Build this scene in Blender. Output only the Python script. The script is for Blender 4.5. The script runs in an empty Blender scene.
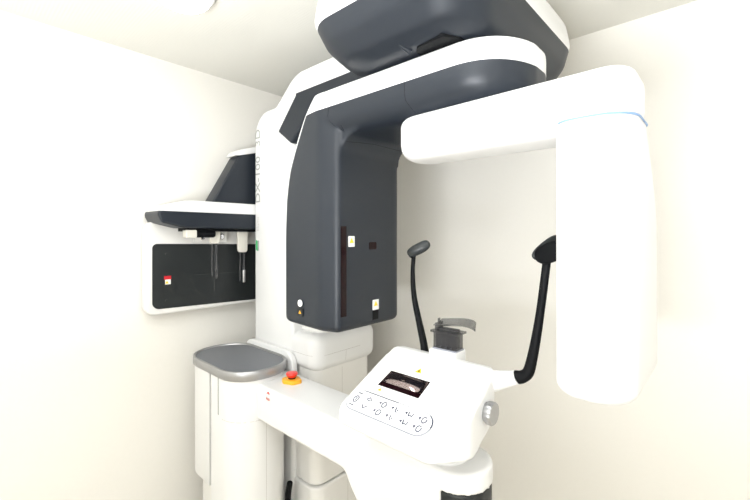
import bpy, bmesh, math, random
from mathutils import Vector, Matrix
from mathutils.bvhtree import BVHTree
S = bpy.context.scene
C = S.collection
PI = math.pi

# ------------------------------------------------------------------ camera
CAMZ = 1.6
cd = bpy.data.cameras.new('camera')
cam = bpy.data.objects.new('camera', cd)
C.objects.link(cam)
cd.sensor_width = 36.0
cd.lens = 36.0 * 394 / 750
cd.shift_y = -(250 - 235) / 750
cd.clip_start = 0.02
ang = math.atan(357 / 394)
cam.location = (0, 0, CAMZ)
cam.rotation_euler = (PI / 2, 0, ang)
S.camera = cam

# ------------------------------------------------------------------ world, lights, exposure
w = bpy.data.worlds.new('world')
S.world = w
w.use_nodes = True
w.node_tree.nodes['Background'].inputs[0].default_value = (1, 0.98, 0.95, 1)
w.node_tree.nodes['Background'].inputs[1].default_value = 0.3

def area(name, loc, rot, size, size_y, power, col):
    l = bpy.data.lights.new(name, 'AREA')
    l.shape = 'RECTANGLE'
    l.size = size
    l.size_y = size_y
    l.energy = power
    l.color = col
    o = bpy.data.objects.new(name, l)
    C.objects.link(o)
    o.location = loc
    o.rotation_euler = rot
    return o

area('room_light_panel', (-0.45, -0.15, 2.46), (0, 0, 0), 1.6, 1.5, 12, (0.93, 0.96, 1.0))
area('added_fill_panel', (0.62, 1.0, 2.46), (0, 0, 0), 0.8, 0.9, 1.2, (0.93, 0.96, 1.0))  # added fill light overhead, out of view, brightens the back wall
area('bounce_flash', (-0.15, -1.0, 1.15), (PI - 0.22, 0.10, 0), 1.0, 0.8, 66, (0.93, 0.96, 1.0))
S.view_settings.view_transform = 'Standard'
S.view_settings.look = 'None'
S.view_settings.gamma = 1
S.view_settings.use_curve_mapping = False
S.view_settings.exposure = 0.65

# ------------------------------------------------------------------ materials
def mat(name, col, rough=0.5, metal=0.0, spec=0.5, noise=0.0, nscale=40, bump=0.0, emit=None, estr=0, trans=0.0, alpha=1.0, coat=0.0):
    m = bpy.data.materials.new(name)
    m.use_nodes = True
    nt = m.node_tree
    b = nt.nodes['Principled BSDF']
    b.inputs['Base Color'].default_value = (*col, 1)
    b.inputs['Roughness'].default_value = rough
    b.inputs['Metallic'].default_value = metal
    b.inputs['Specular IOR Level'].default_value = spec
    b.inputs['Transmission Weight'].default_value = trans
    b.inputs['Alpha'].default_value = alpha
    b.inputs['Coat Weight'].default_value = coat
    if emit:
        b.inputs['Emission Color'].default_value = (*emit, 1)
        b.inputs['Emission Strength'].default_value = estr
    tc = nt.nodes.new('ShaderNodeTexCoord')
    n = nt.nodes.new('ShaderNodeTexNoise')
    n.inputs['Scale'].default_value = nscale
    n.inputs['Detail'].default_value = 4
    nt.links.new(tc.outputs['Object'], n.inputs['Vector'])
    mx = nt.nodes.new('ShaderNodeMix')
    mx.data_type = 'RGBA'
    mx.inputs[6].default_value = (*[c * (1 - noise) for c in col], 1)
    mx.inputs[7].default_value = (*[min(1, c * (1 + noise)) for c in col], 1)
    nt.links.new(n.outputs['Fac'], mx.inputs[0])
    nt.links.new(mx.outputs[2], b.inputs['Base Color'])
    if bump:
        bp = nt.nodes.new('ShaderNodeBump')
        bp.inputs['Strength'].default_value = bump
        bp.inputs['Distance'].default_value = 0.002
        nt.links.new(n.outputs['Fac'], bp.inputs['Height'])
        nt.links.new(bp.outputs['Normal'], b.inputs['Normal'])
    return m

WALL = mat('wall_paper', (0.86, 0.84, 0.79), 0.85, spec=0.2, noise=0.012, nscale=60, bump=0.15)
CEIL = mat('ceiling_board', (0.77, 0.76, 0.71), 0.9, spec=0.1, noise=0.01, nscale=60, bump=0.1)
nt = CEIL.node_tree                       # fine parallel grooves of the ceiling board
wv = nt.nodes.new('ShaderNodeTexWave')
wv.bands_direction = 'Y'
wv.inputs['Scale'].default_value = 26
wv.inputs['Distortion'].default_value = 1.2
wv.inputs['Detail'].default_value = 2
wv.inputs['Detail Scale'].default_value = 6
tcc = nt.nodes.new('ShaderNodeTexCoord')
nt.links.new(tcc.outputs['Object'], wv.inputs['Vector'])
bp2 = nt.nodes.new('ShaderNodeBump')
bp2.inputs['Strength'].default_value = 0.15
bp2.inputs['Distance'].default_value = 0.002
nt.links.new(wv.outputs['Fac'], bp2.inputs['Height'])
nt.links.new(bp2.outputs['Normal'], nt.nodes['Principled BSDF'].inputs['Normal'])
FLOOR = mat('floor_vinyl', (0.62, 0.56, 0.47), 0.5, noise=0.05, nscale=8)
WHITE = mat('white_enamel', (0.79, 0.79, 0.785), 0.32, spec=0.4, noise=0.004)
WHITE2 = mat('white_shell_lower', (0.80, 0.79, 0.765), 0.4, spec=0.4, noise=0.004)
GREY = mat('slate_grey_paint', (0.014, 0.0185, 0.0265), 0.42, spec=0.42, noise=0.03, nscale=300)
GREYD = mat('dark_grey_panel', (0.019, 0.022, 0.023), 0.35, spec=0.3, noise=0.04, nscale=200)
BLACK = mat('black_rubber', (0.004, 0.0045, 0.0055), 0.55, spec=0.12, noise=0.05)
GAP = mat('seam_shadow_gap', (0.012, 0.012, 0.012), 0.8, spec=0.1)
GAPL = mat('pale_seam', (0.42, 0.40, 0.37), 0.8, spec=0.1)
TRAY = mat('grey_tray_surface', (0.17, 0.178, 0.195), 0.5, noise=0.03, nscale=120)
SILVER = mat('brushed_silver', (0.42, 0.42, 0.43), 0.38, metal=0.85, noise=0.05, nscale=90)
CHROME = mat('chrome', (0.75, 0.75, 0.77), 0.12, metal=1.0)
SMOKE = mat('smoked_acrylic', (0.035, 0.035, 0.04), 0.12, spec=0.4, alpha=0.6)
SMOKEC = mat('clear_smoked_lid', (0.13, 0.13, 0.125), 0.1, spec=0.4, alpha=0.55)
CLEAR = mat('clear_rod', (0.10, 0.10, 0.105), 0.1, spec=0.4, alpha=0.4)
FAINT = mat('faint_engraving', (0.05, 0.052, 0.054), 0.5)
IVORY = mat('ivory_plastic', (0.74, 0.71, 0.64), 0.4)
RED = mat('red_button', (0.80, 0.03, 0.02), 0.3, coat=0.4)
YELLOW = mat('yellow_collar', (0.90, 0.42, 0.02), 0.4)
YEL2 = mat('warning_yellow', (0.85, 0.62, 0.02), 0.5)
LABW = mat('label_white', (0.85, 0.85, 0.83), 0.5)
LRED = mat('label_red', (0.55, 0.01, 0.02), 0.5)
GREEN = mat('label_green', (0.01, 0.42, 0.12), 0.5)
TXTG = mat('lettering_grey', (0.36, 0.37, 0.36), 0.5)
TXTP = mat('faint_lettering', (0.58, 0.57, 0.55), 0.5)
INK = mat('symbol_ink', (0.03, 0.035, 0.08), 0.5)
INKL = mat('symbol_divider', (0.30, 0.31, 0.34), 0.5)
INKR = mat('print_red', (0.62, 0.06, 0.04), 0.5)
SLOT = mat('dark_red_window', (0.010, 0.002, 0.003), 0.2, spec=0.2, noise=0.3, nscale=30)
MIRR = mat('tinted_mirror', (0.86, 0.72, 0.72), 0.05, metal=1.0)
BLUE = mat('blue_joint_ring', (0.22, 0.36, 0.62), 0.4)
LAMP = mat('lamp_diffuser', (0.9, 0.9, 0.9), 0.4, emit=(1, 0.98, 0.95), estr=3.5)

# ------------------------------------------------------------------ mesh helpers
def link(name, me, m, parent=None, smooth=True, sharp=0.6):
    me.materials.clear()
    me.materials.append(m)
    if smooth:
        me.shade_smooth()
        if sharp:
            me.set_sharp_from_angle(angle=sharp)
    o = bpy.data.objects.new(name, me)
    C.objects.link(o)
    if parent:
        o.parent = parent
    return o

def from_bm(bm, name='m'):
    bmesh.ops.recalc_face_normals(bm, faces=bm.faces)
    me = bpy.data.meshes.new(name)
    bm.to_mesh(me)
    bm.free()
    return me

def round_poly(pts, r, seg=8, fixed=False):
    n = len(pts)
    rs = r if isinstance(r, (list, tuple)) else [r] * n
    out = []
    for i in range(n):
        p = Vector(pts[i]); a = Vector(pts[i - 1]); b = Vector(pts[(i + 1) % n])
        rr = rs[i]
        if rr <= 0:
            out.append(p); continue
        u = (a - p).normalized(); v = (b - p).normalized()
        c = max(-1, min(1, u.dot(v)))
        th = math.acos(c)
        if th > PI - 0.02:
            out.append(p); continue
        d = min(rr / math.tan(th / 2), 0.499 * (a - p).length, 0.499 * (b - p).length)
        r2 = d * math.tan(th / 2)
        cen = p + (u + v).normalized() * (r2 / math.sin(th / 2))
        s = p + u * d - cen; e = p + v * d - cen
        tot = math.acos(max(-1, min(1, s.normalized().dot(e.normalized()))))
        k = seg if fixed else max(2, round(seg * tot / (PI / 2)) + 1)
        sgn = 1 if s.x * e.y - s.y * e.x > 0 else -1
        for j in range(k + 1):
            t = sgn * tot * j / k
            out.append(cen + Vector((s.x * math.cos(t) - s.y * math.sin(t), s.x * math.sin(t) + s.y * math.cos(t))))
    if fixed: return out
    res = []
    for p in out:
        if not res or (p - res[-1]).length > 1e-5:
            res.append(p)
    if (res[0] - res[-1]).length < 1e-5:
        res.pop()
    return res

def rrect(x0, x1, y0, y1, r, seg=8):
    return round_poly([(x0, y0), (x1, y0), (x1, y1), (x0, y1)], r, seg)

def inset(poly, d):
    n = len(poly)
    area2 = sum(poly[i - 1].x * poly[i].y - poly[i].x * poly[i - 1].y for i in range(n))
    s = 1 if area2 > 0 else -1
    out = []
    for i in range(n):
        a, p, b = poly[i - 1], poly[i], poly[(i + 1) % n]
        e1 = (p - a).normalized(); e2 = (b - p).normalized()
        n1 = Vector((-e1.y, e1.x)) * s; n2 = Vector((-e2.y, e2.x)) * s
        m = (n1 + n2)
        m = m / max(0.35, m.length_squared) * 2
        out.append(p + m * d)
    return out

def M3(axis, p, h):
    if axis == 'X': return Vector((h, p.x, p.y))
    if axis == 'Y': return Vector((p.x, h, p.y))
    return Vector((p.x, p.y, h))

def rprism(bm, poly, axis, a0, a1, r0=0.0, r1=None, k=5):
    """prism of a profile along an axis with its two end rims rounded"""
    if r1 is None: r1 = r0
    rings = []
    if r0 > 0:
        for j in range(k + 1):
            t = PI / 2 * j / k
            rings.append((a0 + r0 * (1 - math.sin(t)), r0 * (1 - math.cos(t))))
        rings = [(a0 + r0 * (1 - math.cos(PI / 2 * j / k)), r0 * (1 - math.sin(PI / 2 * j / k))) for j in range(k + 1)]
    else:
        rings = [(a0, 0)]
    if r1 > 0:
        rings += [(a1 - r1 * (1 - math.cos(PI / 2 * j / k)), r1 * (1 - math.sin(PI / 2 * j / k))) for j in range(k, -1, -1)]
    else:
        rings.append((a1, 0))
    prev = None; first = None
    n = len(poly)
    for h, d in rings:
        q = inset(poly, d) if d > 1e-6 else poly
        vs = [bm.verts.new(M3(axis, p, h)) for p in q]
        if prev:
            for i in range(n):
                bm.faces.new((prev[i], prev[(i + 1) % n], vs[(i + 1) % n], vs[i]))
        else:
            first = vs
        prev = vs
    bm.faces.new(first[::-1]); bm.faces.new(prev)
    return bm

def loft(bm, rings):
    prev = None; first = None
    for ring in rings:
        vs = [bm.verts.new(p) for p in ring]
        n = len(vs)
        if prev:
            for i in range(n):
                bm.faces.new((prev[i], prev[(i + 1) % n], vs[(i + 1) % n], vs[i]))
        else:
            first = vs
        prev = vs
    bm.faces.new(first[::-1]); bm.faces.new(prev)
    return bm

def prism_obj(name, m, parent, poly, axis, a0, a1, r0=0.0, r1=None, sharp=0.6):
    bm = bmesh.new()
    rprism(bm, poly, axis, a0, a1, r0, r1)
    return link(name, from_bm(bm, name), m, parent, sharp=sharp)

def organic(bm, voxel, it):
    """union of overlapping solids with softened edges, as one mesh"""
    me = from_bm(bm)
    o = bpy.data.objects.new('tmp', me)
    C.objects.link(o)
    r = o.modifiers.new('r', 'REMESH')
    r.mode = 'VOXEL'; r.voxel_size = voxel
    s = o.modifiers.new('s', 'SMOOTH')
    s.factor = 0.5; s.iterations = it
    dg = bpy.context.evaluated_depsgraph_get()
    res = bpy.data.meshes.new_from_object(o.evaluated_get(dg))
    bpy.data.objects.remove(o)
    bpy.data.meshes.remove(me)
    return res

def split(me, planes, pred):
    """cut a mesh along planes and part it in two: (faces where pred, the rest)"""
    bm = bmesh.new(); bm.from_mesh(me)
    for co, no in planes:
        bmesh.ops.bisect_plane(bm, geom=bm.verts[:] + bm.edges[:] + bm.faces[:], plane_co=co, plane_no=no, dist=1e-5)
    out = []
    for want in (True, False):
        b = bm.copy()
        bmesh.ops.delete(b, geom=[f for f in b.faces if bool(pred(f.calc_center_median())) != want], context='FACES')
        m = bpy.data.meshes.new('part'); b.to_mesh(m); b.free()
        out.append(m)
    bm.free()
    return out

def frames(pts):
    pts = [Vector(p) for p in pts]
    tans = []
    for i in range(len(pts)):
        a = pts[max(0, i - 1)]; b = pts[min(len(pts) - 1, i + 1)]
        tans.append((b - a).normalized())
    up = Vector((0, 0, 1)) if abs(tans[0].z) < 0.9 else Vector((1, 0, 0))
    res = []
    for p, t in zip(pts, tans):
        s = t.cross(up)
        if s.length < 1e-6: s = t.orthogonal()
        s.normalize(); u = s.cross(t).normalized(); up = u
        res.append((p, s, u))
    return res

def tube(bm, pts, r, seg=8, ry=None, closed=False):
    fr = frames(pts)
    rs = r if isinstance(r, (list, tuple)) else [r] * len(fr)
    rys = ry if isinstance(ry, (list, tuple)) else ([ry] * len(fr) if ry else rs)
    rings = []
    for (p, s, u), a, b in zip(fr, rs, rys):
        rings.append([p + s * a * math.cos(2 * PI * j / seg) + u * b * math.sin(2 * PI * j / seg) for j in range(seg)])
    if closed:
        vs = [[bm.verts.new(p) for p in ring] for ring in rings]
        for i in range(len(vs)):
            A = vs[i]; B = vs[(i + 1) % len(vs)]
            for j in range(seg):
                bm.faces.new((A[j], A[(j + 1) % seg], B[(j + 1) % seg], B[j]))
        return bm
    return loft(bm, rings)

def catmull(pts, k=6):
    P = [Vector(p) for p in pts]
    P = [P[0] * 2 - P[1]] + P + [P[-1] * 2 - P[-2]]
    out = []
    for i in range(1, len(P) - 2):
        for j in range(k):
            t = j / k
            a, b, c, d = P[i - 1], P[i], P[i + 1], P[i + 2]
            out.append(0.5 * ((2 * b) + (c - a) * t + (2 * a - 5 * b + 4 * c - d) * t * t + (3 * b - a - 3 * c + d) * t ** 3))
    out.append(P[-2])
    return out

def bvh(*objs):
    bm = bmesh.new()
    for o in objs:
        bm.from_mesh(o.data)
    t = BVHTree.FromBMesh(bm)
    bm.free()
    return t

def seam(name, m, parent, tree, starts, direction, r=0.0009, step=0.012, sink=0.25):
    """a thin joint line laid on the real surface: points cast along a direction"""
    P = [Vector(p) for p in starts]
    d = Vector(direction).normalized()
    pts = []
    for a, b in zip(P, P[1:]):
        n = max(1, int((b - a).length / step))
        for j in range(n):
            pts.append(a.lerp(b, j / n))
    pts.append(P[-1])
    hit = []
    for p in pts:
        h = tree.ray_cast(p, d)
        if h[0] is not None:
            hit.append(h[0] - h[1] * r * sink * (1 if h[1].dot(d) < 0 else -1))
    if len(hit) < 2: return None
    bm = bmesh.new(); tube(bm, hit, r, 6)
    return link(name, from_bm(bm, name), m, parent)

def plate(bm, poly, co, nrm, up, th=0.0012, off=0.0):
    """flat plate of a 2-D outline at co, facing nrm"""
    n = Vector(nrm).normalized(); u = Vector(up); u = (u - n * u.dot(n)).normalized(); s = u.cross(n)
    co = Vector(co) + n * off
    a = [bm.verts.new(co + s * p[0] + u * p[1]) for p in poly]
    b = [bm.verts.new(co + s * p[0] + u * p[1] + n * th) for p in poly]
    k = len(poly)
    for i in range(k):
        bm.faces.new((a[i], a[(i + 1) % k], b[(i + 1) % k], b[i]))
    bm.faces.new(a[::-1]); bm.faces.new(b)

def lathe(bm, prof, co, axis=(0, 0, 1), seg=32):
    n = Vector(axis).normalized(); s = n.orthogonal().normalized(); u = n.cross(s)
    co = Vector(co)
    loft(bm, [[co + n * h + (s * math.cos(2 * PI * j / seg) + u * math.sin(2 * PI * j / seg)) * r for j in range(seg)] for r, h in prof])

def empty(name, loc):
    o = bpy.data.objects.new(name, None)
    C.objects.link(o); o.location = loc
    o.empty_display_size = 0.1
    return o

# ------------------------------------------------------------------ the room
XL, YB, XR, YF, H = -2.17, 1.95, 1.6, -1.7, 2.5
def slab(name, x0, x1, y0, y1, z0, z1, m):
    bm = bmesh.new()
    rprism(bm, [Vector(p) for p in ((x0, y0), (x1, y0), (x1, y1), (x0, y1))], 'Z', z0, z1)
    o = link(name, from_bm(bm, name), m, smooth=False)
    o['kind'] = 'structure'
    return o
T = 0.1
slab('floor', XL - T, XR + T, YF - T, YB + T, -T, 0, FLOOR)
slab('ceiling', XL - T, XR + T, YF - T, YB + T, H, H + T, CEIL)
slab('wall_left', XL - T, XL, YF - T, YB + T, 0, H, WALL)
slab('wall_back', XL, XR, YB, YB + T, 0, H, WALL)
slab('wall_right', XR, XR + T, YF - T, YB + T, 0, H, WALL)
slab('wall_front', XL, XR, YF - T, YF, 0, H, WALL)
slab('baseboard_left', XL, XL + 0.012, YF, YB, 0, 0.07, IVORY)
slab('baseboard_back', XL + 0.012, XR, YB - 0.012, YB, 0, 0.07, IVORY)

# ------------------------------------------------------------------ the ceiling lamp
lamp = empty('ceiling_lamp', (-1.490, 0.595, H))
lamp['label'] = 'small glowing white dome lamp on the ceiling at the top left'
lamp['category'] = 'lamp'
bm = bmesh.new()
lathe(bm, [(0.112, -0.001), (0.112, -0.012), (0.106, -0.018), (0.085, -0.019), (0.085, -0.001)], (0, 0, 0))
link('lamp_rim', from_bm(bm), WHITE, lamp)
bm = bmesh.new()
lathe(bm, [(0.100, -0.015)] + [(0.100 * math.cos(t), -0.018 - 0.05 * math.sin(t)) for t in [i * PI / 2 / 10 for i in range(10)]] + [(0.003, -0.068)], (0, 0, 0))
link('lamp_diffuser', from_bm(bm), LAMP, lamp)

# ------------------------------------------------------------------ the x-ray machine
mach = empty('dental_x_ray_machine', (0, 0, 0))
mach['label'] = 'large white and slate grey dental x-ray machine standing in the corner of the room'
mach['category'] = 'x-ray machine'

# column
col_plan = round_poly([(-1.955, 1.164), (-1.60, 1.164), (-1.60, 1.49), (-1.955, 1.49)], [0.022, 0.05, 0.05, 0.03], 8)
bm = bmesh.new()
prof = round_poly([(-1.955, 0.02), (-1.60, 0.02), (-1.60, 2.265), (-1.955, 2.265)], [0.02, 0.02, 0.06, 0.13], 10)
rprism(bm, prof, 'Y', 1.164, 1.49, 0.02)
column = link('column', from_bm(bm), WHITE, mach)

def text_obj(name, s, size, loc, xdir, ydir, m, parent, ext=0.0004, xscale=1.0):
    c = bpy.data.curves.new(name, 'FONT')
    c.body = s; c.size = size; c.extrude = ext; c.align_x = 'LEFT'; c.align_y = 'CENTER'
    o = bpy.data.objects.new('tmp', c); C.objects.link(o)
    dg = bpy.context.evaluated_depsgraph_get()
    me = bpy.data.meshes.new_from_object(o.evaluated_get(dg))
    bpy.data.objects.remove(o)
    x = Vector(xdir).normalized(); y = Vector(ydir).normalized(); z = x.cross(y)
    mt = Matrix((( x.x * xscale, y.x, z.x, loc[0]), (x.y * xscale, y.y, z.y, loc[1]), (x.z * xscale, y.z, z.z, loc[2]), (0, 0, 0, 1)))
    me.transform(mt)
    o = link(name, me, m, parent, smooth=False)
    return o
text_obj('model_lettering', 'DX-100', 0.062, (-1.915, 1.1634, 1.772), (0, 0, 1), (-1, 0, 0), TXTG, column, xscale=1.27)
text_obj('model_suffix_lettering', '3D', 0.062, (-1.915, 1.1634, 2.080), (0, 0, 1), (-1, 0, 0), TXTG, column, xscale=1.27)
text_obj('faint_script_lettering', 'lllumi', 0.036, (-1.915, 1.1634, 1.62), (0, 0, 1), (-1, 0, 0), TXTP, column)
for x0_, x1_, nm_, m_ in ((-1.935, -1.918, 'green_sticker', GREEN), (-1.918, -1.905, 'grey_sticker', TXTG)):
    bm = bmesh.new()
    rprism(bm, [Vector(p) for p in ((x0_, 1.520), (x1_, 1.512), (x1_, 1.566), (x0_, 1.574))], 'Y', 1.1628, 1.1645)
    link(nm_, from_bm(bm), m_, column, smooth=False)

# overhead arm (elbow) from the column to the rotation housing
EZ = 2.289
bm = bmesh.new()
el = round_poly([(-1.80, 2.19), (-1.595, 2.045), (-1.46, 2.165), (-0.95, 2.165), (-0.95, 2.378), (-1.56, 2.378)],
                [0.01, 0.01, 0.08, 0.02, 0.02, 0.16], 10)
rprism(bm, el, 'Y', 1.147, 1.44, 0.0)
me = organic(bm, 0.006, 5)
n1 = Vector((-0.144, 0, 0.153)).normalized()            # slanted stretch: from (-1.70,2.12) to (-1.553,2.264)
bx0 = Vector((-1.553, 0, 2.270)); bx1 = Vector((-1.70, 0, 2.12))
slope = (bx0 - bx1).normalized(); nn = Vector((-slope.z, 0, slope.x))
endn = slope
def el_white(c):
    if c.x > -1.553: 
        return c.z > 2.280
    if (c - bx1).dot(slope) < 0: return True
    return (c - bx1).dot(nn) > 0
wh, dk = split(me, [((0, 0, 2.280), (0, 0, 1)), (bx1, nn), (bx1, slope), ((-1.553, 0, 0), (1, 0, 0))], el_white)
oarm = link('overhead_arm', wh, WHITE, mach, sharp=None)
link('arm_underside_cover', dk, GREY, oarm, sharp=None)

# rotation housing
def rr3(x0, x1, y0, y1, r, z, seg=12):
    return [Vector((p.x, p.y, z)) for p in rrect(x0, x1, y0, y1, r, seg)]
bm = bmesh.new()
loft(bm, [rr3(-0.91, -0.49, 0.90, 1.50, 0.13, 2.132), rr3(-0.97, -0.465, 0.85, 1.57, 0.13, 2.155),
          rr3(-1.02, -0.444, 0.81, 1.61, 0.13, 2.21), rr3(-1.052, -0.432, 0.79, 1.63, 0.12, 2.29),
          rr3(-1.045, -0.444, 0.80, 1.62, 0.12, 2.36), rr3(-1.0, -0.50, 0.86, 1.56, 0.12, 2.43)])
me = organic(bm, 0.007, 16)
wh, dk = split(me, [((0, 0, 2.268), (0, 0, 1))], lambda c: c.z > 2.268)
hull = link('rotation_housing', dk, GREY, mach, sharp=None)
link('housing_top_cover', wh, WHITE, hull, sharp=None)
bm = bmesh.new()
lathe(bm, [(0.13, 2.10), (0.13, 2.16)], (-0.66, 1.13, 0), seg=48)
link('rotation_hub', from_bm(bm), BLACK, hull)
bm = bmesh.new()
tube(bm, [(-0.705, 0.885, 2.148), (-0.690, 0.915, 2.130)], 0.009, 12)
link('cable_lug', from_bm(bm), GREY, hull)
bm = bmesh.new()
rprism(bm, round_poly([(-0.68, 0.93), (-0.66, 0.905), (-0.57, 0.895), (-0.54, 0.94), (-0.54, 1.0), (-0.68, 1.0)], 0.012, 5), 'Z', 2.128, 2.15, 0.002)
link('cable_recess', from_bm(bm), BLACK, hull)

# rotating arm with the tube head
def xl(z):                                            # the leaning back edge of the tube head
    for (z0, x0), (z1, x1) in zip(XLP, XLP[1:]):
        if z <= z1: return x0 + (x1 - x0) * (z - z0) / (z1 - z0)
    return XLP[-1][1]
XLP = [(1.20, -1.376), (1.60, -1.378), (1.75, -1.370), (1.85, -1.350), (1.95, -1.312), (2.03, -1.268), (2.08, -1.236), (2.13, -1.180)]
bm = bmesh.new()
rows = []
for z, d in [(1.241, 0.022), (1.247, 0.009), (1.258, 0.0)] + [(1.30 + 0.04 * k_, 0.0) for k_ in range(21)] + [(2.126, 0.0)]:
    x_ = xl(z)
    pl = round_poly([(x_, 0.955), (-1.13, 0.936), (-1.048, 0.962), (-1.048, 1.322), (x_, 1.322)], [0.03, 0.10, 0.022, 0.04, 0.04], 6, True)
    rows.append([Vector((p.x, p.y, z)) for p in inset(pl, d)])
loft(bm, rows)
rows = []
xs = [-1.16, -1.0, -0.8, -0.62] + [-0.57 + 0.175 * math.sin(PI / 2 * k_ / 14) for k_ in range(14)] + [-0.3965]
for x_ in xs:
    u_ = max(0, (x_ + 0.57) / 0.175)
    hy = 0.19 * math.sqrt(max(0.03, 1 - min(1, u_) ** 2.3))
    zb = 1.962 + 0.03 * max(0, u_ - 0.5)
    pr = round_poly([(1.13 - hy, zb), (1.13 + hy, zb), (1.13 + hy, 2.128), (1.13 - hy, 2.128)], [min(0.085, hy * 0.7), min(0.085, hy * 0.7), 0.012, 0.012], 6, True)
    rows.append([Vector((x_, p.x, p.y)) for p in pr])
loft(bm, rows)
fil = [(-1.10, 2.0), (-1.10, 1.86)] + [(-0.975 - 0.075 * math.sin(a), 1.889 + 0.075 * math.cos(a)) for a in [PI / 2 * (1 - k_ / 8) for k_ in range(9)]] + [(-0.93, 2.0)]
rprism(bm, [Vector(p) for p in fil], 'Y', 0.975, 1.31, 0.0)
me = organic(bm, 0.006, 10)
q0 = Vector((-1.222, 0, 2.062)); q1 = Vector((-1.366, 0, 1.79))
sl = (q0 - q1).normalized(); qn = Vector((-sl.z, 0, sl.x))
def c_white(c):
    return c.z > 2.062 or ((c - q1).dot(qn) > 0 and c.z > 1.70)
wh, dk = split(me, [((0, 0, 2.062), (0, 0, 1)), (q1, qn)], c_white)
carm = link('rotating_arm', dk, GREY, mach, sharp=None)
link('arm_top_cover', wh, WHITE, carm, sharp=None)
tC = bvh(carm)
GAPD = mat('dark_seam', (0.006, 0.006, 0.008), 0.7, spec=0.1)
seam('joint_seam', GAPD, carm, tC, [(-1.075, 0.8, 2.06), (-1.085, 0.8, 2.03), (-1.078, 0.8, 2.01), (-1.06, 0.8, 1.99), (-1.035, 0.8, 1.975)], (0, 1, 0), 0.0008)
seam('joint_seam', GAPD, carm, tC, [(-1.034, 0.96, 1.60), (-1.02, 1.12, 1.60), (-1.02, 1.30, 1.60)], (0, 0, 1), 0.0008)
seam('joint_seam', GAPD, carm, tC, [(-0.73, 0.8, 2.062), (-0.735, 0.8, 2.01), (-0.72, 0.8, 1.975)], (0, 1, 0), 0.0008)

# marks on the tube head: all on its +X face (X = -1.06) or its -Y face (Y = 0.945)
def cast(tree, o, d):
    h = tree.ray_cast(Vector(o), Vector(d)); return h[0]
xf = cast(tC, (-0.5, 1.1, 1.5), (-1, 0, 0)).x
yf = cast(tC, (-1.17, 0.5, 1.5), (0, 1, 0)).y
def box_on(name, m, parent, plane, c0, c1, z0, z1, base, th=0.0015, r=0.0):
    bm = bmesh.new()
    pl = rrect(c0, c1, z0, z1, r, 4) if r else [Vector(p) for p in ((c0, z0), (c1, z0), (c1, z1), (c0, z1))]
    if plane == 'X': rprism(bm, pl, 'X', base - 0.0005, base + th)
    else: rprism(bm, pl, 'Y', base - th, base + 0.0005)
    return link(name, from_bm(bm), m, parent, smooth=False)
def tri(bm, co, nrm, up, r, th, off=0.0):
    plate(bm, [(r * math.cos(a), r * math.sin(a)) for a in (PI / 2, PI / 2 + 2 * PI / 3, PI / 2 + 4 * PI / 3)], co, nrm, up, th, off)
o = box_on('collimator_window', SLOT, carm, 'X', 0.973, 0.999, 1.302, 1.632, xf, 0.002)
o['label'] = 'tall narrow dark red slit window'
o = box_on('warning_sticker', LABW, carm, 'X', 1.010, 1.042, 1.556, 1.596, xf, 0.0012, 0.003)
bm = bmesh.new(); tri(bm, (xf + 0.0012, 1.026, 1.577), (1, 0, 0), (0, 0, 1), 0.013, 0.0006); link('yellow_triangle', from_bm(bm), YEL2, carm, smooth=False)
box_on('laser_window', SLOT, carm, 'X', 1.122, 1.164, 1.543, 1.572, xf, 0.0015, 0.005)
box_on('warning_sticker', LABW, carm, 'X', 1.142, 1.178, 1.304, 1.344, xf, 0.0012, 0.003)
bm = bmesh.new(); tri(bm, (xf + 0.0012, 1.160, 1.326), (1, 0, 0), (0, 0, 1), 0.013, 0.0006); link('yellow_triangle', from_bm(bm), YEL2, carm, smooth=False)
box_on('black_sticker', BLACK, carm, 'X', 1.142, 1.176, 1.266, 1.303, xf, 0.0010, 0.002)
bm = bmesh.new(); lathe(bm, [(0.0135, -0.0005), (0.0135, 0.002), (0.011, 0.003)], (-1.243, yf, 1.335), (0, -1, 0)); link('round_white_sticker', from_bm(bm), LABW, carm)
box_on('black_sticker', GREYD, carm, 'Y', -1.262, -1.226, 1.285, 1.315, yf, 0.0010, 0.003)
bm = bmesh.new(); tri(bm, (-1.244, yf - 0.001, 1.299), (0, -1, 0), (0, 0, 1), 0.009, 0.0006); link('yellow_triangle', from_bm(bm), YELLOW, carm, smooth=False)

# sensor arm and sensor head
bm = bmesh.new()
rprism(bm, round_poly([(-0.80, 0.955), (-0.149, 0.945), (-0.149, 1.15), (-0.80, 1.14)], [0.085, 0.06, 0.06, 0.085], 10), 'Z', 1.833, 1.966, 0.05, 0.028)
sarm = link('sensor_arm', from_bm(bm), WHITE, mach)
bm = bmesh.new()
def srow(y1, z, d=0.0):
    return [Vector((p.x, p.y, z)) for p in round_poly([(-0.310 + d, 0.942 + d), (-0.148 - d, 0.942 + d), (-0.148 - d, y1 - d), (-0.310 + d, y1 - d)], [0.05 - d * 0.6, 0.075 - d * 0.6, 0.05 - d * 0.6, 0.05 - d * 0.6], 8, True)]
rows = [srow(1.335, 1.228 + 0.035 * (1 - math.sin(t)), 0.035 * (1 - math.cos(t))) for t in [PI / 2 * j / 6 for j in range(6, -1, -1)]]
rows += [srow(1.335, 1.45), srow(1.33, 1.60), srow(1.305, 1.68), srow(1.26, 1.74), srow(1.21, 1.79), srow(1.17, 1.83), srow(1.152, 1.855)]
loft(bm, rows)
shead = link('sensor_head', from_bm(bm), WHITE, mach)
bm = bmesh.new()
ring = [Vector((p.x, p.y, 1.857)) for p in round_poly([(-0.3115, 0.9405), (-0.1465, 0.9405), (-0.1465, 1.153), (-0.3115, 1.153)], [0.051, 0.076, 0.051, 0.051], 8)]
tube(bm, ring, 0.0022, 6, closed=True)
o = link('joint_ring', from_bm(bm), BLUE, shead)
o['label'] = 'thin blue ring where head meets arm'
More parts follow.
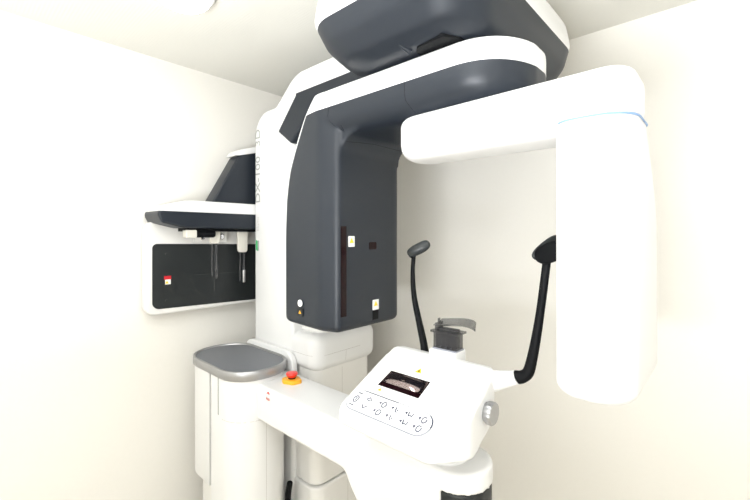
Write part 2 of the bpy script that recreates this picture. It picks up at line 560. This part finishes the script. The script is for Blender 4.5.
tS = bvh(shead)
seam('shell_seam', GAPL, shead, tS, [(-0.243, 0.7, 1.80), (-0.243, 0.7, 1.262)], (0, 1, 0), 0.0006)
seam('shell_seam', GAPL, shead, tS, [(-0.243, 0.950, 1.1), (-0.243, 1.25, 1.1)], (0, 0, 1), 0.0006)

# carriage behind the support beam
bm = bmesh.new()
rprism(bm, round_poly([(-1.95, 1.165), (-1.425, 1.165), (-1.425, 1.60), (-1.95, 1.60)], [0.03, 0.07, 0.07, 0.03], 8), 'Z', 0.948, 1.125, 0.045)
carriage = link('carriage', from_bm(bm), WHITE, mach)
tK = bvh(carriage)
seam('shell_seam', GAPL, carriage, tK, [(-1.60, 0.9, 1.03), (-1.46, 0.9, 1.03)], (0, 1, 0), 0.0007)
seam('shell_seam', GAPL, carriage, tK, [(-1.1, 1.22, 1.03), (-1.1, 1.46, 1.03)], (-1, 0, 0), 0.0007)
seam('shell_seam', GAPL, carriage, tK, [(-1.1, 1.36, 1.03), (-1.1, 1.355, 0.98)], (-1, 0, 0), 0.0007)
bm = bmesh.new()
rprism(bm, rrect(-1.65, -1.46, 1.22, 1.50, 0.05), 'Z', 1.12, 1.145, 0.012)
link('raised_pad', from_bm(bm), WHITE2, carriage)
# lower column and foot
bm = bmesh.new()
rprism(bm, round_poly([(-1.93, 1.185), (-1.45, 1.185), (-1.45, 1.575), (-1.93, 1.575)], [0.03, 0.06, 0.06, 0.03], 8), 'Z', 0.41, 0.97, 0.0)
lower = link('lower_column', from_bm(bm), WHITE2, mach)
seam('shell_seam', GAPL, lower, bvh(lower), [(-1.1, 1.355, 0.94), (-1.1, 1.355, 0.43)], (-1, 0, 0), 0.0007)
bm = bmesh.new()
rprism(bm, round_poly([(-1.94, 1.175), (-1.435, 1.175), (-1.435, 1.585), (-1.94, 1.585)], [0.03, 0.06, 0.06, 0.03], 8), 'Z', 0.0, 0.402, 0.0, 0.012)
foot = link('column_foot', from_bm(bm), WHITE2, mach)
seam('shell_seam', GAPL, foot, bvh(foot), [(-1.1, 1.38, 0.39), (-1.1, 1.38, 0.02)], (-1, 0, 0), 0.0007)
bm = bmesh.new()
tube(bm, catmull([(-1.535, 1.10, 0.44), (-1.55, 1.10, 0.36), (-1.56, 1.10, 0.15), (-1.56, 1.10, 0.01)]), 0.014, 10)
o = link('cable', from_bm(bm), BLACK, foot); o['label'] = 'black cable beside the foot'
bm = bmesh.new()
rprism(bm, round_poly([(-2.0, 0.80), (-1.56, 0.80), (-1.56, 1.035), (-2.0, 1.035)], [0.02, 0.02, 0.07, 0.07], 8), 'Y', 1.133, 1.163, 0.008)
link('mounting_plate', from_bm(bm), WHITE, mach)

# side cabinet with the tray
def cab_plan(d=0.0, x0=-2.045, x1=-1.52, y0=0.826, y1=1.131):
    P = []
    cy = (y0 + y1) / 2; hy = (y1 - y0) / 2 - d
    e = 0.14
    n = 16
    for j in range(n + 1):
        t = -PI / 2 + PI * j / n
        P.append(Vector((x1 - e - 0.0 + (e - d) * math.copysign(abs(math.cos(t)) ** 1.0, math.cos(t)), cy + hy * math.copysign(abs(math.sin(t)) ** 0.92, math.sin(t)))))
    for j in range(n + 1):
        t = PI / 2 + PI * j / n
        P.append(Vector((x0 + e + (e - d) * math.copysign(abs(math.cos(t)) ** 1.0, math.cos(t)), cy + hy * math.copysign(abs(math.sin(t)) ** 0.92, math.sin(t)))))
    out = []
    for p in P:
        if not out or (p - out[-1]).length > 1e-4: out.append(p)
    return out
def clipx(poly, xc, keep):
    out = []
    n = len(poly)
    ins = lambda p: (p.x <= xc) if keep == 'lo' else (p.x >= xc)
    for i in range(n):
        a, b = poly[i - 1], poly[i]
        if ins(a) != ins(b):
            t = (xc - a.x) / (b.x - a.x); out.append(a.lerp(b, t))
        if ins(b): out.append(b)
    return out
bm = bmesh.new()
rprism(bm, clipx(cab_plan(0.006), -1.764, 'hi'), 'Z', 0.0, 0.968, 0.0)
cab = link('side_cabinet', from_bm(bm), WHITE, mach, sharp=0.5)
bm = bmesh.new()
rprism(bm, clipx(cab_plan(0.004), -1.780, 'lo'), 'Z', 0.44, 0.968, 0.015, 0.0)
link('cabinet_door', from_bm(bm), WHITE, cab, sharp=0.5)
bm = bmesh.new()
rprism(bm, clipx(clipx(cab_plan(0.014), -1.80, 'hi'), -1.75, 'lo'), 'Z', 0.455, 0.966)
link('door_gap', from_bm(bm), GAP, cab, sharp=0.5)  # black filler set in the open gap, its colour stands in for shade
bm = bmesh.new()
rprism(bm, clipx(cab_plan(0.04), -1.79, 'lo'), 'Z', 0.0, 0.45)
link('cabinet_plinth', from_bm(bm), WHITE2, cab, sharp=0.5)
tB = bvh(cab)
bm = bmesh.new()
rprism(bm, rrect(-1.698, -1.692, 0.8305, 0.85, 0), 'Z', 0.80, 0.966)
link('finger_slot', from_bm(bm), TXTG, cab)
seam('shell_seam', GAPL, cab, tB, [(-1.66, 0.6, 0.79), (-1.53, 0.6, 0.79)], (0, 1, 0), 0.0007)
seam('shell_seam', GAPL, cab, tB, [(-1.2, 0.90, 0.79), (-1.2, 1.08, 0.79)], (-1, 0, 0), 0.0007)
seam('shell_seam', GAPL, cab, tB, [(-1.2, 0.97, 0.79), (-1.2, 0.97, 0.02)], (-1, 0, 0), 0.0007)
# tray: rim and recessed surface
bm = bmesh.new()
po = cab_plan(-0.004); n = len(po)
prev = first = None
for d, z in [(0.02, 0.985), (0.0, 0.968), (-0.004, 0.972), (-0.004, 1.008), (-0.001, 1.011), (0.003, 1.011), (0.006, 1.008), (0.007, 1.001)]:
    q = cab_plan(d)
    vs = [bm.verts.new((p.x, p.y, z)) for p in q]
    if prev:
        for i in range(len(vs)): bm.faces.new((prev[i], prev[(i + 1) % len(vs)], vs[(i + 1) % len(vs)], vs[i]))
    prev = vs
tray = link('tray_rim', from_bm(bm), SILVER, mach, sharp=0.8)
tray['label'] = 'brushed silver rim of the tray'
bm = bmesh.new()
rprism(bm, cab_plan(0.005), 'Z', 0.970, 1.003)
link('tray_surface', from_bm(bm), TRAY, tray, sharp=0.6)

# support beam
bm = bmesh.new()
plan = round_poly([(-1.60, 0.927), (-0.50, 0.927), (-0.50, 1.125), (-1.60, 1.125)], [0.01, 0.098, 0.098, 0.01], 14)
rprism(bm, plan, 'Z', 0.895, 0.95, 0.0, 0.012)
bp_ = round_poly([(-1.60, 0.800), (-0.985, 0.800), (-0.955, 0.755), (-0.91, 0.70), (-0.60, 0.66), (-0.60, 0.93), (-1.60, 0.93)], [0.03, 0.04, 0.04, 0.05, 0.01, 0.0, 0.0], 8)
rprism(bm, bp_, 'Y', 0.927, 1.122, 0.0)
me = organic(bm, 0.005, 2)
beam = link('support_beam', me, WHITE, mach, sharp=None)
bm = bmesh.new()
rprism(bm, round_poly([(-0.66, 0.935), (-0.508, 0.935), (-0.508, 1.117), (-0.66, 1.117)], [0.005, 0.089, 0.089, 0.005], 14), 'Z', 0.60, 0.893, 0.01)
o = link('beam_end_panel', from_bm(bm), GREYD, beam); o['label'] = 'dark rounded panel under the beam end'
tBm = bvh(beam)
bm = bmesh.new()
lathe(bm, [(0.016, 0), (0.016, 0.12)], (-1.02, 1.03, 0.69))
link('handle_socket', from_bm(bm), BLACK, beam)
# red print on the beam's near face
text_obj('red_print', 'iiua', 0.019, (-1.458, 0.9240, 0.912), (1, 0, 0), (0, 0, 1), INKR, beam)
bm = bmesh.new()
for a, b in (((-1.452, 0.938), (-1.444, 0.946)), ((-1.444, 0.946), (-1.436, 0.938))):
    tube(bm, [(a[0], 0.9250, a[1] - 0.006), (b[0], 0.9250, b[1] - 0.006)], 0.0022, 6)
link('red_arrow_mark', from_bm(bm), INKR, beam)

# emergency stop
bm = bmesh.new()
poly = round_poly([(-0.033, -0.02), (-0.006, -0.032), (0.034, -0.018), (0.040, 0.018), (0.0, 0.032), (-0.033, 0.022)], 0.012, 6)
rprism(bm, [Vector((-1.445 + p.x * 1.2, 1.045 + p.y * 1.25)) for p in poly], 'Z', 0.9495, 0.966, 0.0, 0.006)
es = link('emergency_stop', from_bm(bm), YELLOW, mach); es['label'] = 'yellow collar of the emergency stop'
bm = bmesh.new()
lathe(bm, [(0.016, 0.96), (0.016, 0.975)], (-1.443, 1.045, 0)); link('stop_neck', from_bm(bm), BLACK, es)
bm = bmesh.new()
lathe(bm, [(0.013, 0.968), (0.017, 0.973), (0.024, 0.981), (0.026, 0.987), (0.024, 0.992), (0.014, 0.995), (0.001, 0.9955)], (-1.443, 1.045, 0))
o = link('stop_button', from_bm(bm), RED, es); o['label'] = 'red mushroom push button'

# console
SL = Vector((0, 0.27, 0.13)).normalized()
bm = bmesh.new()
cyz = round_poly([(0.795, 1.035), (0.792, 1.076), (1.07, 1.212), (1.125, 1.205), (1.125, 1.10), (0.93, 1.02)], [0.02, 0.012, 0.04, 0.03, 0.05, 0.06], 8)
rprism(bm, cyz, 'X', -0.90, -0.48, 0.0)
bml = bmesh.new()
me_a = from_bm(bm)
o = bpy.data.objects.new('tmp', me_a); C.objects.link(o)
rprism(bml, round_poly([(-0.885, 0.785), (-0.56, 0.785), (-0.492, 0.90), (-0.505, 1.135), (-0.872, 1.135), (-0.885, 1.0)], [0.05, 0.07, 0.08, 0.10, 0.09, 0.05], 10), 'Z', 0.9, 1.4)
oc = bpy.data.objects.new('tmpc', from_bm(bml)); C.objects.link(oc)
md = o.modifiers.new('b', 'BOOLEAN'); md.operation = 'INTERSECT'; md.object = oc; md.solver = 'EXACT'
dg = bpy.context.evaluated_depsgraph_get()
me1 = bpy.data.meshes.new_from_object(o.evaluated_get(dg))
bpy.data.objects.remove(o); bpy.data.objects.remove(oc)
bm = bmesh.new(); bm.from_mesh(me1)
loft(bm, [rr3(-0.835, -0.575, 0.955, 1.105, 0.07, 0.952), rr3(-0.835, -0.57, 0.945, 1.108, 0.07, 0.97),
          rr3(-0.85, -0.545, 0.90, 1.11, 0.07, 1.03), rr3(-0.855, -0.53, 0.86, 1.11, 0.06, 1.07), rr3(-0.85, -0.54, 0.88, 1.10, 0.06, 1.10)])
me = organic(bm, 0.0045, 16)
cons = link('console', me, WHITE, mach, sharp=None)
tN = bvh(cons)
bm = bmesh.new()
rprism(bm, rrect(-0.84, -0.565, 0.942, 1.112, 0.075, 10), 'Z', 0.9495, 0.958, 0.0, 0.004)
link('console_skirt', from_bm(bm), WHITE, cons)
# sloping top plane frame
P0 = cast(tN, (-0.72, 0.845, 1.5), (0, 0, -1))
P1 = cast(tN, (-0.72, 1.0, 1.5), (0, 0, -1))
up = (P1 - P0).normalized(); nr = Vector((1, 0, 0)).cross(up).normalized()
def on_top(x, y):                                    # the point of the sloping face above (x, y)
    t = (y - P0.y) / (P1.y - P0.y)
    return Vector((x, y, P0.z + t * (P1.z - P0.z)))
bm = bmesh.new()
stad = round_poly([(-0.148, -0.036), (0.148, -0.036), (0.148, 0.036), (-0.148, 0.036)], 0.0355, 10)
pc = on_top(-0.722, 0.846)
prev = None
plate(bm, stad, pc, nr, up, 0.005, -0.002)
panel = link('button_panel', from_bm(bm), WHITE, mach); panel['label'] = 'raised white membrane button panel with rounded ends'
bm = bmesh.new()
n3 = nr; s3 = up.cross(nr)
tube(bm, [pc + s3 * p[0] * 1.004 + up * p[1] * 1.02 + nr * 0.0018 for p in stad], 0.0019, 6, closed=True)
link('panel_outline', from_bm(bm), INKL, panel)
top = pc + nr * 0.003
def pt(x, y): return top + s3 * x + up * y + nr * 0.0003
bm = bmesh.new()
tube(bm, [pt(-0.112, 0.0365) - nr * 0.001, pt(0.02, 0.0365) - nr * 0.001], 0.0017, 6)
link('panel_edge_line', from_bm(bm), INK, panel)
bm = bmesh.new()
tube(bm, [pc + s3 * (0.1125 + 0.0365 * math.cos(a)) + up * 0.0365 * math.sin(a) + nr * 0.003 for a in [PI / 2 - 0.5 - 1.1 * j / 10 for j in range(11)]], 0.0016, 6)
link('panel_edge_arc', from_bm(bm), INK, panel)
bm = bmesh.new()
for x in (-0.099, -0.051, -0.003, 0.045, 0.093):
    tube(bm, [pt(x, -0.031), pt(x, 0.031)], 0.0006, 4)
tube(bm, [pt(-0.099, 0), pt(0.140, 0)], 0.0006, 4)
link('key_dividers', from_bm(bm), INKL, panel)
def sym(strokes, cx, cy, r=0.0017):
    bm = bmesh.new()
    for st in strokes:
        tube(bm, [pt(cx + a * 1.15, cy + b * 1.15) for a, b in st], r, 4)
    link('key_symbol', from_bm(bm), INK, panel)
ell = [(0.006 + 0.006 * math.cos(a), 0.008 * math.sin(a)) for a in [0.9 + 5.9 * j / 12 for j in range(13)]]
dot = [(-0.010, 0.002), (-0.006, 0.004), (-0.006, -0.002), (-0.010, 0.002)]
sym([[(-0.007, 0.02), (0.007, 0.02)], [(-0.007, -0.02), (0.007, -0.02)], [(0.007 * math.cos(a), 0.010 * math.sin(a)) for a in [2 * PI * j / 12 for j in range(13)]], [(0, -0.004), (0, 0.005)]], -0.120, 0)
sym([[(-0.008, -0.004), (0, 0.005), (0.008, -0.004)], [(-0.004, -0.005), (0.004, -0.005)]], -0.076, 0.015)
sym([[(-0.008, 0.004), (0, -0.005), (0.008, 0.004)]], -0.076, -0.015)
for i, x in enumerate((-0.026, 0.021, 0.069, 0.114)):
    for y in (0.014, -0.015):
        if i in (0, 3): st = [dot, ell]
        elif i == 1: st = [dot, [(0.002, 0.006), (0.004, -0.006), (0.010, -0.007)], [(0.008, 0.0), (0.012, -0.003)]]
        else: st = [dot, [(-0.002, 0.007), (0.002, -0.006), (0.006, 0.0), (0.010, -0.006), (0.012, 0.006)]]
        sym(st, x, y)
# lip seam and mirror window
seam('shell_seam', GAPL, cons, tN, [(-0.875, 0.6, 1.050), (-0.56, 0.6, 1.050)], (0, 1, 0), 0.0007)
bm = bmesh.new()
mc = on_top(-0.738, 0.944)
plate(bm, [(-0.077, -0.035), (0.077, -0.035), (0.077, 0.032), (-0.072, 0.032)], mc, nr, up, 0.0012, -0.0005)
o = link('window_frame', from_bm(bm), SLOT, cons, smooth=False)
bm = bmesh.new()
G = [[bm.verts.new(mc + s3 * (-0.073 + 0.147 * a / 16 + (0.005 * b / 8 if a < 1 else 0)) + up * (-0.018 + 0.046 * b / 8)
      + nr * (0.0012 + 0.0045 * math.sin(PI * b / 8) * math.sin(PI * a / 16) ** 0.5)) for b in range(9)] for a in range(17)]
for a in range(16):
    for b in range(8):
        bm.faces.new((G[a][b], G[a + 1][b], G[a + 1][b + 1], G[a][b + 1]))
bmesh.ops.solidify(bm, geom=bm.faces[:], thickness=0.0008)
o = link('mirror_window', from_bm(bm), MIRR, cons); o['label'] = 'glossy rectangular window reflecting pink and white'
for x, y, r, m in ((-0.720, 0.998, 0.013, YEL2), (-0.795, 0.899, 0.008, YELLOW)):
    bm = bmesh.new(); tri(bm, on_top(x, y), nr, up, r, 0.0012, -0.0002)
    link('warning_triangle', from_bm(bm), m, cons, smooth=False)
bm = bmesh.new()
tri(bm, on_top(-0.720, 0.998), nr, up, 0.005, 0.0006, 0.001)
link('triangle_mark', from_bm(bm), BLACK, cons, smooth=False)
# side knob
kx = cast(tN, (0, 1.0, 1.12), (-1, 0, 0)).x + 0.006
bm = bmesh.new()
seg = 72
prof = [(0.024, -0.014), (0.026, -0.004), (0.029, 0.0), (0.030, 0.004), (0.030, 0.016), (0.028, 0.019), (0.001, 0.0195)]
loft(bm, [[Vector((kx + h, 1.0 + (r + (0.0009 if (j % 4 < 2 and 0.003 < h < 0.017) else 0)) * math.cos(2 * PI * j / seg), 1.118 + (r + (0.0009 if (j % 4 < 2 and 0.003 < h < 0.017) else 0)) * math.sin(2 * PI * j / seg))) for j in range(seg)] for r, h in prof])
o = link('side_knob', from_bm(bm), SILVER, cons); o['label'] = 'ribbed silver knob'

# chin rest
cz = cast(tN, (-0.70, 1.095, 1.5), (0, 0, -1)).z
bm = bmesh.new()
rprism(bm, rrect(-0.735, -0.638, 1.07, 1.145, 0.008), 'Z', cz - 0.03, 1.230, 0.0, 0.004)
rest = link('chin_rest_base', from_bm(bm), WHITE, mach)
def linkz(*a, **k):                                  # the insert stands a little right of the socket centre
    o = link(*a, **k); o.location = (0.020, 0, -0.0085); return o
bm = bmesh.new()
rprism(bm, rrect(-0.748, -0.660, 1.082, 1.135, 0.004), 'Z', 1.2375, 1.243, 0.0, 0.001)
linkz('grey_gasket', from_bm(bm), mat('gasket_grey', (0.25, 0.26, 0.30), 0.4), rest)
bm = bmesh.new()
a = rrect(-0.747, -0.661, 1.083, 1.134, 0.008, 4)
rprism(bm, a, 'Z', 1.243, 1.292)
linkz('smoked_box', from_bm(bm), SMOKE, rest)
bm = bmesh.new()
for x in (-0.735, -0.715, -0.695, -0.675):
    rprism(bm, rrect(x - 0.003, x + 0.003, 1.09, 1.128, 0), 'Z', 1.244, 1.288)
linkz('inner_ribs', from_bm(bm), SMOKE, rest)
bm = bmesh.new()
rprism(bm, rrect(-0.755, -0.652, 1.077, 1.14, 0.006), 'Z', 1.292, 1.298, 0.001)
linkz('box_lid', from_bm(bm), SMOKE, rest)
bm = bmesh.new()
# curved chin cup: a bowed blade reaching to the right, with an upright pin at its left
top_ = []; bot_ = []
N = 14
for j in range(N + 1):
    t = j / N
    x = -0.742 + 0.145 * t
    yc = 1.105 + 0.05 * math.sin(t * PI * 0.9) - 0.03 * t
    hw = 0.024 * math.sqrt(max(0.02, 1 - max(0, (t - 0.6) / 0.4) ** 2))
    z = 1.306 + 0.008 * t
    top_.append((x, yc, z, hw))
rings = []
for x, yc, z, hw in top_:
    rings.append([Vector((x, yc - hw, z + 0.008)), Vector((x, yc, z)), Vector((x, yc + hw, z + 0.020)), Vector((x, yc + hw, z + 0.023)), Vector((x, yc, z + 0.003)), Vector((x, yc - hw, z + 0.011))])
loft(bm, rings)
linkz('chin_cup', from_bm(bm), SMOKEC, rest, sharp=0.8)
bm = bmesh.new()
rprism(bm, rrect(-0.741, -0.733, 1.085, 1.128, 0.003), 'Z', 1.298, 1.322, 0.0, 0.003)
rprism(bm, rrect(-0.739, -0.734, 1.10, 1.112, 0.002), 'Z', 1.318, 1.335, 0.0, 0.002)
rprism(bm, rrect(-0.735, -0.665, 1.09, 1.12, 0.004), 'Z', 1.2975, 1.306, 0.001)
linkz('cup_bracket', from_bm(bm), SMOKE, rest)

# temple supports
bm = bmesh.new()
tube(bm, [(-0.53, 1.075, 1.172), (-0.49, 1.08, 1.185), (-0.46, 1.082, 1.196), (-0.445, 1.082, 1.203)], [0.034, 0.026, 0.021, 0.019], 20)
stub = link('support_stub', from_bm(bm), WHITE, mach)
bm = bmesh.new()
pR = catmull([(-0.447, 1.082, 1.202), (-0.430, 1.082, 1.208), (-0.414, 1.082, 1.224), (-0.404, 1.083, 1.262), (-0.392, 1.085, 1.33), (-0.380, 1.088, 1.42), (-0.368, 1.092, 1.53)])
m_ = len(pR)
tube(bm, pR, [0.014 - 0.003 * min(1, (j / m_) * 1.3) - 0.004 * max(0, j / m_ - 0.6) * 2.5 for j in range(m_)], 14, [0.019 - 0.008 * min(1, (j / m_) * 1.3) for j in range(m_)])
tr = link('temple_support', from_bm(bm), BLACK, mach); tr['label'] = 'black right-hand temple support arm and pad'
def pad(name, c, d, L, Hh, th, m, parent, bend):
    # rounded pad: length along d (horizontal-ish), height Hh, slightly bowed
    d = Vector(d).normalized(); up_ = (Vector((0, 0, 1)) - d * d.z).normalized(); nn = d.cross(up_)
    bm = bmesh.new()
    rings = []
    seg = 24
    for k, (s, off) in enumerate([(0.80, -th / 2), (0.94, -th / 3), (1.0, 0), (0.94, th / 3), (0.80, th / 2)]):
        ring = []
        for j in range(seg):
            a = 2 * PI * j / seg
            ca = math.copysign(abs(math.cos(a)) ** 0.7, math.cos(a)); sa = math.copysign(abs(math.sin(a)) ** 0.8, math.sin(a))
            x = ca * L / 2 - (1 - s) * 0.4 * Hh * ca
            y = sa * Hh / 2 * s
            ring.append(Vector(c) + d * x + up_ * y + nn * (off + bend * (x / (L / 2)) ** 2))
        rings.append(ring)
    loft(bm, rings)
    return link(name, from_bm(bm), m, parent, sharp=0.9)
pad('temple_pad', (-0.352, 1.075, 1.555), (0.75, -0.35, 0.28), 0.095, 0.055, 0.014, BLACK, tr, 0.008)
pad('temple_pad_wing', (-0.378, 1.115, 1.566), (0.50, 0.45, 0.55), 0.095, 0.034, 0.012, GREYD, tr, 0.004)
bm = bmesh.new()
pL = catmull([(-0.780, 1.118, 1.180), (-0.788, 1.12, 1.225), (-0.812, 1.125, 1.30), (-0.836, 1.13, 1.38), (-0.850, 1.14, 1.46), (-0.849, 1.145, 1.530)])
m_ = len(pL)
tube(bm, pL, [0.015 - 0.008 * min(1, (j / m_) * 1.2) for j in range(m_)], 14, [0.014 - 0.006 * min(1, (j / m_) * 1.2) for j in range(m_)])
tl = link('temple_support', from_bm(bm), BLACK, mach); tl['label'] = 'black left-hand temple support arm and pad'
pad('temple_pad', (-0.822, 1.140, 1.552), (0.80, 0.22, 0.42), 0.092, 0.040, 0.016, GREYD, tl, 0.006)
bm = bmesh.new()
lathe(bm, [(0.012, -0.012), (0.017, -0.008), (0.017, 0.008), (0.012, 0.012)], (-0.857, 1.145, 1.535), (0.8, 0.22, 0.3))
link('pad_joint', from_bm(bm), BLACK, tl)

# cephalometric unit
FX = -2.09
ceph = prism_obj('image_plate_housing', WHITE2, mach, rrect(0.662, 1.40, 1.205, 1.668, 0.05), 'X', FX - 0.055, FX, 0.012)
prism_obj('dark_image_plate', GREYD, ceph, round_poly([(0.692, 1.236), (1.39, 1.218), (1.39, 1.544), (0.692, 1.557)], [0.034, 0.005, 0.005, 0.023], 6), 'X', FX - 0.001, FX + 0.004, 0.0, 0.002)
bm = bmesh.new()
tube(bm, [(FX + 0.0042, 0.893, 1.391), (FX + 0.0042, 1.243, 1.389)], 0.0005, 4)
link('horizontal_alignment_line', from_bm(bm), FAINT, ceph)
bm = bmesh.new()
tube(bm, [(FX + 0.0042, 1.0, 1.532), (FX + 0.0042, 1.0, 1.295)], 0.0005, 4)
link('vertical_alignment_line', from_bm(bm), FAINT, ceph)
for y, z in ((0.751, 1.51), (0.751, 1.278), (1.266, 1.272)):
    bm = bmesh.new()
    tube(bm, [(FX + 0.0042, y, z - 0.009), (FX + 0.0042, y, z), (FX + 0.0042, y + 0.009, z)], 0.0007, 4)
    link('corner_mark', from_bm(bm), FAINT, ceph)
box_on('red_sticker', LRED, ceph, 'X', 0.745, 0.778, 1.378, 1.396, FX + 0.004)
box_on('warning_sticker', LABW, ceph, 'X', 0.750, 0.776, 1.354, 1.378, FX + 0.004)
bm = bmesh.new(); tri(bm, (FX + 0.0055, 0.758, 1.363), (1, 0, 0), (0, 0, 1), 0.010, 0.0006); link('yellow_triangle', from_bm(bm), YEL2, ceph, smooth=False)
# shelf-like head arm
bm = bmesh.new()
sp = round_poly([(0.670, 1.704), (0.69, 1.658), (0.79, 1.634), (1.38, 1.630), (1.38, 1.770), (0.81, 1.770), (0.71, 1.742)], [0.02, 0.02, 0.1, 0, 0, 0.07, 0.03], 8)
rprism(bm, sp, 'X', -2.148, -1.958, 0.0)
me = organic(bm, 0.006, 4)
wh, dk = split(me, [((0, 0, 1.713), (0, 0, 1))], lambda c: c.z > 1.713)
shelf = link('cephalometric_arm', dk, GREY, mach, sharp=None)
link('arm_top_cover', wh, WHITE, shelf, sharp=None)
bm = bmesh.new()
rprism(bm, round_poly([(0.940, 1.764), (1.092, 2.035), (1.38, 2.120), (1.38, 1.764)], [0.01, 0.03, 0, 0], 6), 'X', -2.09, -1.989, 0.01)
br = link('bracket', from_bm(bm), GREY, mach)
bm = bmesh.new()
rprism(bm, round_poly([(1.070, 2.030), (1.092, 2.064), (1.38, 2.155), (1.38, 2.116), (1.098, 2.034)], [0.0, 0.02, 0, 0, 0.0], 6), 'X', -2.10, -1.982, 0.003)
link('bracket_edge', from_bm(bm), WHITE, br)
# ear rods and nose clip hanging from the arm
bm = bmesh.new()
rprism(bm, rrect(-2.09, -1.99, 0.81, 1.22, 0.01), 'Z', 1.618, 1.634)
rail = link('rod_rail', from_bm(bm), BLACK, mach)
bm = bmesh.new()
lathe(bm, [(0.016, 0), (0.018, 0.004), (0.018, 0.09), (0.014, 0.097)], (-2.0, 0.864, 1.605), (0, 1, 0))
link('pivot_barrel', from_bm(bm), BLACK, rail)
prism_obj('clamp_block', IVORY, rail, rrect(0.808, 0.861, 1.586, 1.625, 0.006), 'X', -2.023, -1.978, 0.003)
for y, z, zl, nm in ((0.974, 1.555, 1.380, 0), (1.133, 1.504, 1.346, 1)):
    prism_obj('rod_holder', IVORY, rail, round_poly([(y - 0.027, z), (y + 0.027, z), (y + 0.029, 1.632), (y - 0.032, 1.632)], [0.016, 0.016, 0.0, 0.0], 6), 'X', -2.034, -2.017, 0.003)
    for dy, r in ((-0.014, 0.004), (0.009, 0.007)):
        bm = bmesh.new()
        tube(bm, [(-2.026, y + dy, z + 0.01), (-2.026, y + dy, zl)], r, 8)
        link('ear_rod', from_bm(bm), CLEAR, rail)
    bm = bmesh.new()
    lathe(bm, [(0.008, 0), (0.009, 0.003), (0.009, 0.068), (0.004, 0.070)], (-2.026, y + 0.009, zl - 0.01))
    link('rod_tip', from_bm(bm), CLEAR if nm == 0 else SILVER, rail)
for y in (0.918, 1.023):
    bm = bmesh.new()
    lathe(bm, [(0.016, 0), (0.016, 0.014), (0.011, 0.019), (0.001, 0.020)], (-2.059, y, 1.591), (1, 0, 0))
    link('screw_head', from_bm(bm), CHROME, rail)
prism_obj('screw_plate', WHITE2, rail, rrect(0.887, 1.057, 1.563, 1.623, 0.006), 'X', -2.085, -2.057, 0.002)
